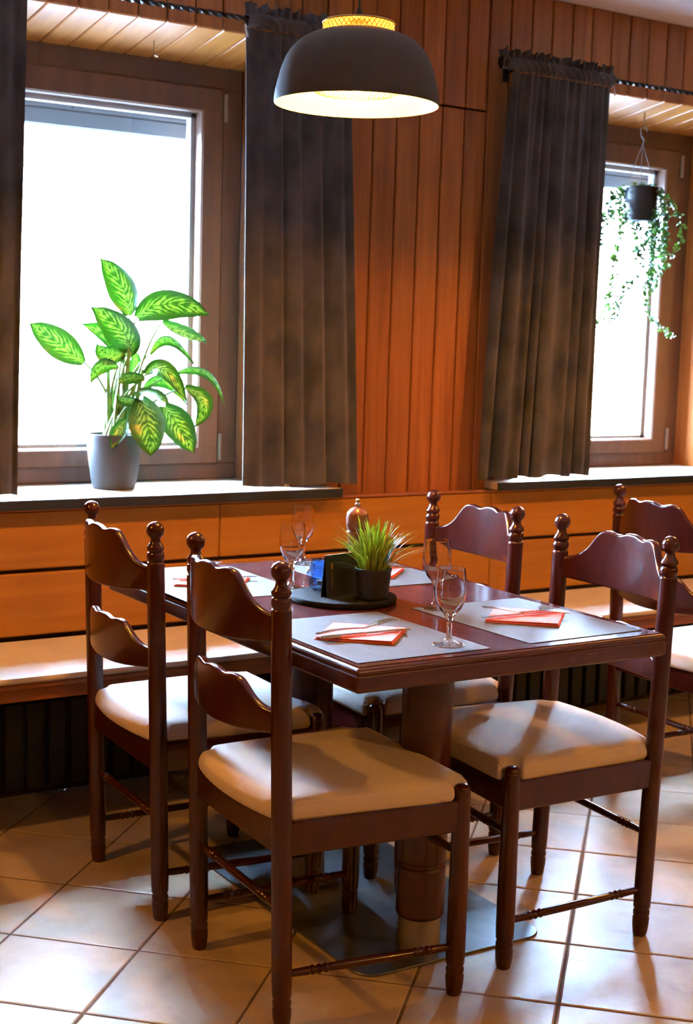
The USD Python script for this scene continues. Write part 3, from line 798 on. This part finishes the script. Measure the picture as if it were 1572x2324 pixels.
while yy > .024:                                           # line of lettering too small to read
    hh = r2.choice((.0010, .0013, .0016)); bars.append(extrude(sbox(.0165 + r2.uniform(0, .0008), yy - hh, .0196, yy), .0002)); yy -= hh + .0007
v, f = cat_meshes(bars); obj('gold_lettering', (on_menu(v), f), 'gold_print', mc, smooth=False)

# pot of artificial grass
pg = thing('potted_grass', 'small black pot of bright green artificial grass on the black tray', 'potted plant', (1.851, 2.712, tz2))
obj('pot', lathe([(0, 0), (.0345, 0), (.0365, .002), (.0425, .064), (.0425, .066), (.0440, .0665), (.0440, .0715), (.0425, .072), (.0410, .071), (.0405, .060), (0, .060)], 36), 'pot_black', pg, smooth=35)
obj('soil', place(lathe([(0, 0), (.0400, 0), (.0400, .004), (.02, .006), (0, .0065)], 24), (0, 0, .0602)), 'soil', pg)
gr = random.Random(11)
for k in range(150):
    a = gr.uniform(0, 2 * math.pi); rr = .034 * math.sqrt(gr.random())
    L = gr.uniform(.075, .130); leanout = gr.uniform(.05, .35) + 1.6 * (rr / .034) ** 2 * gr.random()
    a2 = a + gr.uniform(-.5, .5)
    base = np.array([rr * math.cos(a), rr * math.sin(a), .064])
    H = L * math.cos(min(leanout * .75, 1.25)); O = L * math.sin(min(leanout * .75, 1.3))
    d = np.array([math.cos(a2), math.sin(a2), 0])
    tip = base + d * O + np.array([0, 0, max(H, .028)])
    mid = base + d * O * .33 + np.array([0, 0, max(H, .03) * .62])
    p = bez(base, mid, tip, 7)
    side = np.cross(d, [0, 0, 1.]); w0 = gr.uniform(.0024, .0044)
    v = []
    for i, q in enumerate(p):
        s = i / 6; w_ = w0 * (.55 + 1.2 * s * (1 - s) * 1.6) * (1 - s ** 3) + .0002
        v += [q - side * w_, q + d * w_ * .35 + np.array([0, 0, -.0004]), q + side * w_]
    f = []
    for i in range(6):
        b = i * 3; f += [(b, b + 1, b + 4), (b, b + 4, b + 3), (b + 1, b + 2, b + 5), (b + 1, b + 5, b + 4)]
    obj('blade', (np.array(v), np.array(f)), 'grass_blade', pg, smooth=True)

pm = thing('pepper_mill', 'brown wooden pepper mill with metal knob behind the potted grass', 'pepper mill', (1.886, 2.838, tz2))
obj('body', lathe([(0, 0), (.027, 0), (.0275, .003), (.0275, .012), (.0235, .022), (.0185, .045), (.0175, .065), (.019, .090), (.0225, .118), (.0255, .132), (.0255, .139), (.0235, .1415), (0, .1415)], 32), 'mill_wood', pm, smooth=45)
obj('head', lathe([(0, .1425), (.0225, .1425), (.0255, .146), (.0275, .158), (.0275, .170), (.0260, .180), (.0262, .1825), (.0240, .1865), (.0170, .1945), (.008, .1985), (0, .199)], 32), 'mill_wood', pm, smooth=45)
obj('knob', lathe([(0, .1985), (.0045, .1985), (.006, .2005), (.0068, .2040), (.006, .2075), (.0035, .2095), (.0035, .2105), (.0052, .2125), (.0055, .2155), (.004, .2185), (0, .2195)], 18), 'chrome', pm, smooth=50)

# ------------------------------------------------------------------ pendant lamp(s)
def make_pendant(lab, loc):
    t = thing('pendant_lamp', lab, 'pendant lamp', loc)        # origin at the rim centre
    out = [(.1875, 0), (.1892, .0015), (.1888, .012), (.1862, .030), (.1812, .050), (.1745, .0755), (.1645, .1010), (.1545, .1168), (.1432, .1295), (.1300, .1405), (.1150, .1490), (.0985, .1552), (.0860, .1580)]
    inn = [(.0860, .1562), (.0978, .1535), (.1140, .1475), (.1286, .1392), (.1416, .1283), (.1527, .1157), (.1626, .1001), (.1726, .0748), (.1793, .0495), (.1842, .0297), (.1868, .0120), (.1870, .0015), (.1875, 0)]
    obj('shade', lathe(out, 64), 'shade_outside', t, smooth=60)
    obj('shade_lining', lathe(inn, 64), 'shade_inside', t, smooth=60)
    wire = []
    N = 44
    def helix(r, z0, z1, sgn, twist):
        for k in range(N):
            a0 = 2 * math.pi * k / N
            p = [(r * math.cos(a0 + sgn * twist * s), r * math.sin(a0 + sgn * twist * s), z0 + (z1 - z0) * s) for s in np.linspace(0, 1, 5)]
            wire.append(tube(p, .0011, 4, False))
    def hoop(r, z, w_=.0022):
        a = np.linspace(0, 2 * math.pi, 49); wire.append(tube(np.stack([r * np.cos(a), r * np.sin(a), np.full(49, z)], 1), w_, 6, False))
    helix(.0815, .1575, .1800, 1, .22); helix(.0815, .1575, .1800, -1, .22)
    hoop(.0815, .1805, .0026); hoop(.0825, .1585, .0020)
    obj('top_cage', cat_meshes(wire), 'cage_gold', t, smooth=True)
    wire = []
    helix(.0945, .030, .150, 1, .9); helix(.0945, .030, .150, -1, .9)
    hoop(.0950, .0285, .0016); hoop(.0930, .150, .0016)
    obj('inner_cage', cat_meshes(wire), 'cage_gold', t, smooth=True)
    obj('cap', lathe([(.0815, .1800), (.0815, .1812), (.055, .1835), (.024, .1850), (.022, .1895), (.0095, .1905), (.0085, .1915), (.0080, .205), (.0060, .2075), (.0055, .2140), (0, .2145)], 32), 'shade_outside', t, smooth=40)
    obj('socket', lathe([(0, .100), (.018, .100), (.019, .102), (.019, .172), (0, .178)], 20), 'lamp_cord', t, smooth=40)
    obj('bulb', lathe([(0, .030)] + [(.030 * math.sin(a), .060 - .030 * math.cos(a)) for a in np.linspace(.25, 2.3, 10)] + [(.014, .090), (.013, .0995), (0, .0995)], 24), 'bulb_glow', t, smooth=60)
    obj('cord', tube([(0, 0, .2140), (0, 0, .40), (0, 0, CEIL - loc[2] - .03)], .0032, 8), 'lamp_cord', t)
    obj('ceiling_rose', lathe([(0, CEIL - loc[2] - .03), (.045, CEIL - loc[2] - .028), (.05, CEIL - loc[2] - .0005), (0, CEIL - loc[2] - .0005)], 24), 'shade_outside', t, smooth=40)
    return t
LZ = 1.896
lp = make_pendant('dark dome pendant lamp with gold wire collar glowing above the table', (1.822, 2.800, LZ))
for x, y, lab in ((3.62, 2.78, 'dark dome pendant lamp over the next table to the right'), (-.15, 2.80, 'dark dome pendant lamp over the next table to the left'),
                  (.9, -.55, 'dark dome pendant lamp in the row behind the camera, left'), (2.95, -.20, 'dark dome pendant lamp in the row behind the camera, middle'), (4.7, .3, 'dark dome pendant lamp in the row behind the camera, right')):
    copy_of(lp, lab, (x, y, LZ))

# ------------------------------------------------------------------ curtains and rods
def make_rod(lab, x0, x1, z):
    t = thing('curtain_rod', lab, 'curtain rod', (0, 0, 0))
    n = 160; v, f = [], []
    for i in range(n + 1):
        x = x0 + (x1 - x0) * i / n; a = (x - x0) * 2 * math.pi / .125
        for k in range(4):
            th = a + k * math.pi / 2; v.append((x, 3.815 + .0085 * math.cos(th), z + .0085 * math.sin(th)))
    for i in range(n):
        for k in range(4):
            j = (k + 1) % 4; f += [(i * 4 + k, (i + 1) * 4 + j, i * 4 + j), (i * 4 + k, (i + 1) * 4 + k, (i + 1) * 4 + j)]
    obj('twisted_bar', (np.array(v), np.array(f)), 'rod_black', t, smooth=40)
    for s, x in ((-1, x0), (1, x1)):
        obj('finial', place(sphere(.019, 2), (x + s * .012, 3.815, z)), 'rod_black', t, smooth=True)
        xb = x - s * .06
        obj('bracket', cat_meshes([tube([(xb, 3.815, z - .010), (xb, 3.86, z - .012), (xb, 3.898, z - .012)], .006, 8), cbox(xb - .012, xb + .012, 3.893, 3.8985, z - .045, z + .02, .002)]), 'rod_black', t)
    return t
RZ = 2.292
make_rod('black twisted curtain rod above the left window', .93, 2.475, RZ)
make_rod('black twisted curtain rod above the right window with the hanging plant', 3.075, 4.56, RZ)

def make_curtain(lab, tx0, tx1, bx0, bx1, folds, seed, hook=None, head=None):
    """gathered on a rod pocket: top span tx0..tx1, hem span bx0..bx1"""
    t = thing('curtain', lab, 'curtain', (0, 0, 0))
    rs = np.random.default_rng(seed)
    nu, nz = 220, 60
    z_top, z_hem = 2.268, .902
    ph = rs.uniform(0, 6.28, 4); c = np.linspace(0, 1, folds + 1); c[1:-1] += rs.uniform(-.35, .35, folds - 1) / folds
    u = np.linspace(0, 1, nu); phase = np.interp(u, c, np.arange(folds + 1)) * 2 * np.pi
    amp_u = np.interp(u, np.linspace(0, 1, 9), rs.uniform(.35, 1.0, 9))
    V = []
    for z in np.linspace(z_top, z_hem, nz):
        s = (z_top - z) / (z_top - z_hem)
        x = (tx0 + (bx0 - tx0) * s ** .8) + u * ((tx1 - tx0) + ((bx1 - bx0) - (tx1 - tx0)) * s ** .8)
        a = .006 + .019 * min(1, s * 2.2)
        fine = .0035 * max(0, 1 - 3 * s) * np.sin(phase * 2.3 + ph[0])
        wav = np.sin(phase + .35 * np.sin(3.1 * s + ph[1])) + .12 * np.sin(2 * phase + ph[2] + 1.5 * s)
        y = 3.822 + .008 * s - a * amp_u * wav * .8 + fine
        x = x - .0055 * np.cos(phase) * min(1, s * 2)
        V.append(np.stack([x, y, np.full(nu, z) + .004 * np.sin(phase * .5 + ph[0]) * (s > .98)], 1))
    def sheet(V, th):
        V = np.array(V); nzz, nuu = V.shape[:2]
        B = V.copy(); B[..., 1] += th
        P = np.vstack([V.reshape(-1, 3), B.reshape(-1, 3)]); o = nzz * nuu
        i, j = np.meshgrid(np.arange(nzz - 1), np.arange(nuu - 1), indexing='ij')
        a = (i * nuu + j).ravel(); b = a + 1; cc = a + nuu + 1; d = a + nuu
        f = np.vstack([np.c_[a, d, cc], np.c_[a, cc, b], np.c_[a + o, cc + o, d + o], np.c_[a + o, b + o, cc + o]])
        ring = list(range(nuu)) + [k * nuu + nuu - 1 for k in range(1, nzz)] + [(nzz - 1) * nuu + k for k in range(nuu - 2, -1, -1)] + [k * nuu for k in range(nzz - 2, 0, -1)]
        r = np.array(ring); q = np.roll(r, -1)
        return P, np.vstack([f, np.c_[r, q, q + o], np.c_[r, q + o, r + o]])
    obj('drape', sheet(V, .003), 'velvet', t, smooth=60)
    h0 = tx0 if head is None else head
    # pocket around the rod
    P = []
    for k, th in enumerate(np.linspace(-90, 270, 17)):
        r = .0165; th = math.radians(th)
        wr = .0022 * np.sin(phase * 2.3 + 1.3 * k) + .0018 * np.sin(phase * 4.1 + 2.1 * k)
        P.append(np.stack([h0 - .003 + u * (tx1 - h0 + .006), 3.815 - (r + wr) * math.cos(th), RZ + (r + wr + .004) * math.sin(th)], 1))
    obj('rod_pocket', sheet(P, .0012), 'velvet', t, smooth=60)
    # frill standing above the rod
    F = []
    for z in np.linspace(RZ + .012, RZ + .045, 8):
        s = (z - RZ - .012) / .033
        F.append(np.stack([h0 - .008 + u * (tx1 - h0 + .012), 3.814 + (.004 + .007 * s) * np.sin(phase * 2.3 + .6 * s) + .004 * s * np.sin(phase * 5.3), z + .006 * s * np.sin(phase * 1.7 + ph[1]) + .0015 * s * np.sin(phase * 3.3)], 1))
    obj('frill', sheet(F, .0016), 'velvet', t, smooth=60)
    if hook is not None:
        obj('tie_hook', tube([(hook, 3.812, RZ - .017), (hook - .003, 3.806, RZ - .030), (hook + .001, 3.803, RZ - .046), (hook + .004, 3.806, RZ - .052)], .0030, 8), 'hook_plastic', t)
    return t
make_curtain('dark grey velvet curtain cut off by the left picture edge, left of the left window', .955, 1.420, .95, 1.404, 7, 3)
make_curtain('dark grey velvet curtain right of the left window, behind the lamp', 2.092, 2.450, 2.122, 2.545, 5, 8, hook=2.084)
make_curtain('dark grey velvet curtain with ruffled top left of the right window, hem pulled aside', 3.104, 3.550, 3.042, 3.552, 8, 21, hook=3.552, head=3.052)

# ------------------------------------------------------------------ plant on the left sill
LEAVES = [
  ((0.045, 0, 0.526), (0.021, -0.01, 0.612), (-0.043, -0.02, 0.697), 0.081, 0.35),
  ((0.066, 0, 0.522), (0.166, -0.03, 0.565), (0.286, -0.02, 0.538), 0.081, -0.50),
  ((0.049, 0, 0.418), (0.025, -0.05, 0.484), (-0.06, -0.07, 0.552), 0.092, 0.50),
  ((-0.09, -0.02, 0.381), (-0.169, -0.03, 0.441), (-0.252, -0.03, 0.494), 0.079, 0.20),
  ((0.025, 0.03, 0.398), (-0.019, 0.05, 0.454), (-0.113, 0.05, 0.492), 0.064, -0.40),
  ((0.025, 0, 0.411), (-0.019, -0.03, 0.411), (-0.045, -0.04, 0.441), 0.056, 0.40),
  ((0.013, -0.02, 0.373), (-0.036, -0.05, 0.373), (-0.067, -0.06, 0.321), 0.045, 0.90),
  ((0.1, 0.02, 0.411), (0.16, 0.03, 0.458), (0.239, 0.02, 0.388), 0.036, -1.00),
  ((0.139, 0.0, 0.509), (0.211, -0.02, 0.475), (0.279, -0.03, 0.45), 0.053, 0.80),
  ((0.177, 0.02, 0.356), (0.279, 0, 0.36), (0.337, -0.02, 0.271), 0.030, -1.00),
  ((0.094, 0, 0.349), (0.156, -0.03, 0.364), (0.222, -0.03, 0.27), 0.051, 0.30),
  ((0.215, -0.02, 0.313), (0.275, -0.04, 0.27), (0.247, -0.05, 0.198), 0.049, 0.50),
  ((0.094, -0.02, 0.339), (0.049, -0.05, 0.343), (0.016, -0.06, 0.325), 0.041, 1.00),
  ((0.083, 0.02, 0.309), (0.151, 0.04, 0.33), (0.218, 0.05, 0.26), 0.038, -0.60),
  ((0.075, -0.01, 0.3), (0.13, -0.05, 0.287), (0.171, -0.06, 0.264), 0.045, 0.80),
  ((0.083, -0.02, 0.274), (0.113, -0.07, 0.193), (0.124, -0.07, 0.113), 0.096, 0.00),
  ((0.151, 0, 0.253), (0.203, -0.04, 0.193), (0.249, -0.05, 0.118), 0.081, 0.10),
  ((0.043, -0.03, 0.213), (0.025, -0.07, 0.176), (0.006, -0.085, 0.124), 0.041, 0.10),
  ((0.049, 0.04, 0.42), (0.055, 0.05, 0.381), (0.038, 0.05, 0.341), 0.030, 0.20),
  ((0.083, -0.02, 0.27), (0.04, -0.05, 0.274), (0.017, -0.05, 0.287), 0.034, 0.90),
]
pp = thing('potted_plant', 'leafy variegated dumb cane in a grey pot on the left window sill', 'potted plant', (1.776, 4.030, .8885), -33.0)
obj('pot', lathe([(0, 0), (.062, 0), (.0645, .002), (.070, .03), (.0785, .09), (.0845, .150), (.0850, .166), (.0845, .1675), (.0820, .1675), (.0815, .165), (.0805, .150), (0, .148)], 48), 'pot_grey', pp, smooth=40)
obj('soil', place(lathe([(0, 0), (.0795, 0), (.0795, .004), (.03, .009), (0, .010)], 28), (0, 0, .1485)), 'soil', pp)
def leaf_mesh(b, m, tp, wdt, tilt_):
    n, nc = 22, 9
    p = bez(b, m, tp, n); t = np.gradient(p, axis=0); t /= np.linalg.norm(t, axis=1, keepdims=True)
    view = np.array([0, -1., 0.25]); view /= np.linalg.norm(view)
    v, uv = [], []
    for i in range(n):
        s = i / (n - 1)
        side = np.cross(t[i], view); side /= np.linalg.norm(side) + 1e-9
        nrm = np.cross(side, t[i])
        ca_, sa_ = math.cos(tilt_ * .9), math.sin(tilt_ * .9)
        sd = side * ca_ + nrm * sa_; nm = np.cross(sd, t[i])
        w_ = wdt / 2 * (math.sin(math.pi * min(1, s * .93 + .035)) ** .78) * (1.12 - .35 * s) if s < 1 else .0005
        if s > .86: w_ *= 1 - ((s - .86) / .14) ** 1.6 * .95
        for k in range(nc):
            q = -1 + 2 * k / (nc - 1)
            cup = .16 * wdt * (q * q) + .010 * wdt * math.sin(s * 34) * abs(q)
            v.append(p[i] + sd * w_ * q + nm * cup); uv.append((.5 + .5 * q, s))
    f = []
    for i in range(n - 1):
        for k in range(nc - 1):
            a = i * nc + k; f += [(a, a + 1, a + nc + 1), (a, a + nc + 1, a + nc)]
    return (np.array(v), np.array(f)), np.array(uv)
for k, (b, m, tp, wdt, ti) in enumerate(LEAVES):
    mm, uv = leaf_mesh(b, m, tp, wdt * 1.2, ti)
    root = np.array([.03 * math.cos(k * 2.4), .025 * math.sin(k * 2.4), .155])
    bb = np.array(b, float)
    st = bez(root, root * .45 + bb * .55 + np.array([-.012 * np.sign(bb[0]), 0, .02]), bb, 12)
    lf = obj('leaf', mm, 'dumb_cane_leaf', pp, smooth=True, uv=uv)
    obj('leaf_stalk', tube(st, np.linspace(.0058, .0030, 12), 7), 'stem_green', pp)
for (x, h, lx) in ((.030, .40, .045), (-.018, .30, -.022), (.055, .27, .085)):
    obj('cane', tube(bez((x, .0, .155), ((x + lx) / 2, .0, .15 + h * .5), (lx, 0, .15 + h * .8), 12), np.linspace(.0085, .0060, 12), 9), 'stem_green', pp)

# ------------------------------------------------------------------ hanging plant in the right window
VINES = [
  [(-0.083, 0.117), (-0.112, 0.082), (-0.122, 0.037), (-0.132, -0.005), (-0.142, -0.054), (-0.148, -0.105)],
  [(-0.054, 0.024), (-0.074, -0.041), (-0.08, -0.102), (-0.09, -0.166), (-0.093, -0.247), (-0.106, -0.312), (-0.129, -0.37), (-0.174, -0.437), (-0.167, -0.486)],
  [(-0.019, 0.005), (0.0, -0.054), (0.004, -0.118), (-0.006, -0.212), (-0.038, -0.247), (-0.067, -0.308), (-0.074, -0.344), (-0.08, -0.376)],
  [(0.058, 0.108), (0.046, 0.011), (0.046, -0.086), (0.046, -0.183), (0.036, -0.263), (0.042, -0.318), (0.071, -0.376), (0.107, -0.402), (0.142, -0.424)],
  [(0.078, 0.121), (0.1, 0.043), (0.107, -0.054), (0.1, -0.134), (0.084, -0.215), (0.078, -0.279)],
  [(0.084, 0.114), (0.139, 0.043), (0.162, -0.021), (0.158, -0.079), (0.133, -0.131)],
  [(0.046, 0.124), (0.055, 0.043), (0.071, -0.054), (0.062, -0.15), (0.052, -0.247)],
  [(-0.058, 0.127), (-0.074, 0.088), (-0.071, 0.043), (-0.058, -0.002)],
  [(0.036, -0.002), (0.023, -0.086), (0.016, -0.176)],
  [(-0.038, 0.13), (-0.064, 0.108), (-0.083, 0.069), (-0.096, 0.024), (-0.125, 0.024)],
  [(-0.013, 0.133), (0.013, 0.13), (0.058, 0.124), (0.087, 0.069), (0.084, 0.005), (0.097, -0.086), (0.11, -0.166)],
  [(-0.058, 0.124), (-0.051, 0.075), (-0.032, 0.024), (-0.016, -0.002)],
]
DENSE = [2.2, 2.6, 2.4, 2.8, 2.8, 2.0, 3.0, 3.2, 2.2, 2.6, 3.0, 3.0]
HY = 4.03
hp = thing('hanging_plant', 'trailing green plant in a dark hanging pot in front of the right window', 'hanging plant', (3.920, HY, 1.842), -36.0)
obj('pot', lathe([(0, 0), (.050, 0), (.054, .003), (.060, .05), (.066, .118), (.068, .120), (.068, .127), (.064, .128), (.062, .118), (0, .112)], 32), 'pot_black', hp, smooth=40)
obj('soil', place(lathe([(0, 0), (.0605, 0), (.05, .006), (0, .008)], 20), (0, 0, .1125)), 'soil', hp)
vr = np.random.default_rng(5)
for idx, (pl, dn) in enumerate(zip(VINES, DENSE)):
    base_d = vr.uniform(-.07, .05) if idx not in (0, 1, 2) else vr.uniform(-.02, .03)
    P = np.array([(x * .97, base_d * min(1, .35 + .3 * k) + vr.uniform(-.006, .006), z + .0) for k, (x, z) in enumerate(pl)])
    c = spline(P, 40)
    vine = obj('vine', tube(c, .0014, 5), 'vine_stem', hp)
    length = np.linalg.norm(np.diff(c, axis=0), axis=1).sum()
    lv = []
    cnt = int(length / .0058 * dn)
    for k in range(cnt):
        q = c[min(39, int(vr.uniform(0, 39.99)))] + vr.normal(0, .0018 * dn, 3)
        a, e = vr.uniform(0, 2 * math.pi), vr.uniform(-.9, .7)
        d = np.array([math.cos(a) * math.cos(e), math.sin(a) * math.cos(e), math.sin(e)])
        sd = np.cross(d, vr.normal(size=3)); sd /= np.linalg.norm(sd); L = vr.uniform(.016, .026) if idx in (0, 1, 2, 9) else vr.uniform(.014, .022); w_ = L * .40
        up2 = np.cross(sd, d)
        lv.append((np.array([q, q + d * L * .45 - sd * w_ + up2 * .0015, q + d * L * .5 - up2 * .001, q + d * L * .45 + sd * w_ + up2 * .0015, q + d * L]), np.array([(0, 1, 2), (0, 2, 3), (1, 4, 2), (2, 4, 3)])))
    obj('small_leaves', cat_meshes(lv), 'vine_leaf', vine, smooth=False, kind='stuff')
tipz = 2.245 - 1.842
for ang in (20, 140, 260):
    a = math.radians(ang)
    obj('hanger_cord', tube([(.067 * math.cos(a), .067 * math.sin(a), .122), (0, 0, tipz - .115)], .0016, 6), 'cord_grey', hp)
obj('hook', tube([(0, 0, tipz - .118), (.005, 0, tipz - .10), (-.006, 0, tipz - .085), (-.010, 0, tipz - .06), (.0, 0, tipz - .045), (.010, 0, tipz - .055), (.016, 0, tipz - .068)], .0032, 8), 'cord_grey', hp)
hk = thing('ceiling_hook', 'small metal hook screwed into the boards above the hanging plant', 'hook', (3.920, HY, 0))
obj('shank', tube([(0, 0, 2.246), (0, 0, 2.215), (.004, 0, 2.205), (.010, 0, 2.208)], .0028, 8), 'brass_hook', hk)
hk = thing('ceiling_hook', 'small pale hook in the boards above the left window, nothing hanging on it', 'hook', (1.905, 4.06, 0))
obj('shank', tube([(0, 0, 2.241), (0, 0, 2.212), (.003, -.002, 2.200), (.010, -.004, 2.197), (.014, -.004, 2.204)], .0030, 8), 'brass_hook', hk)
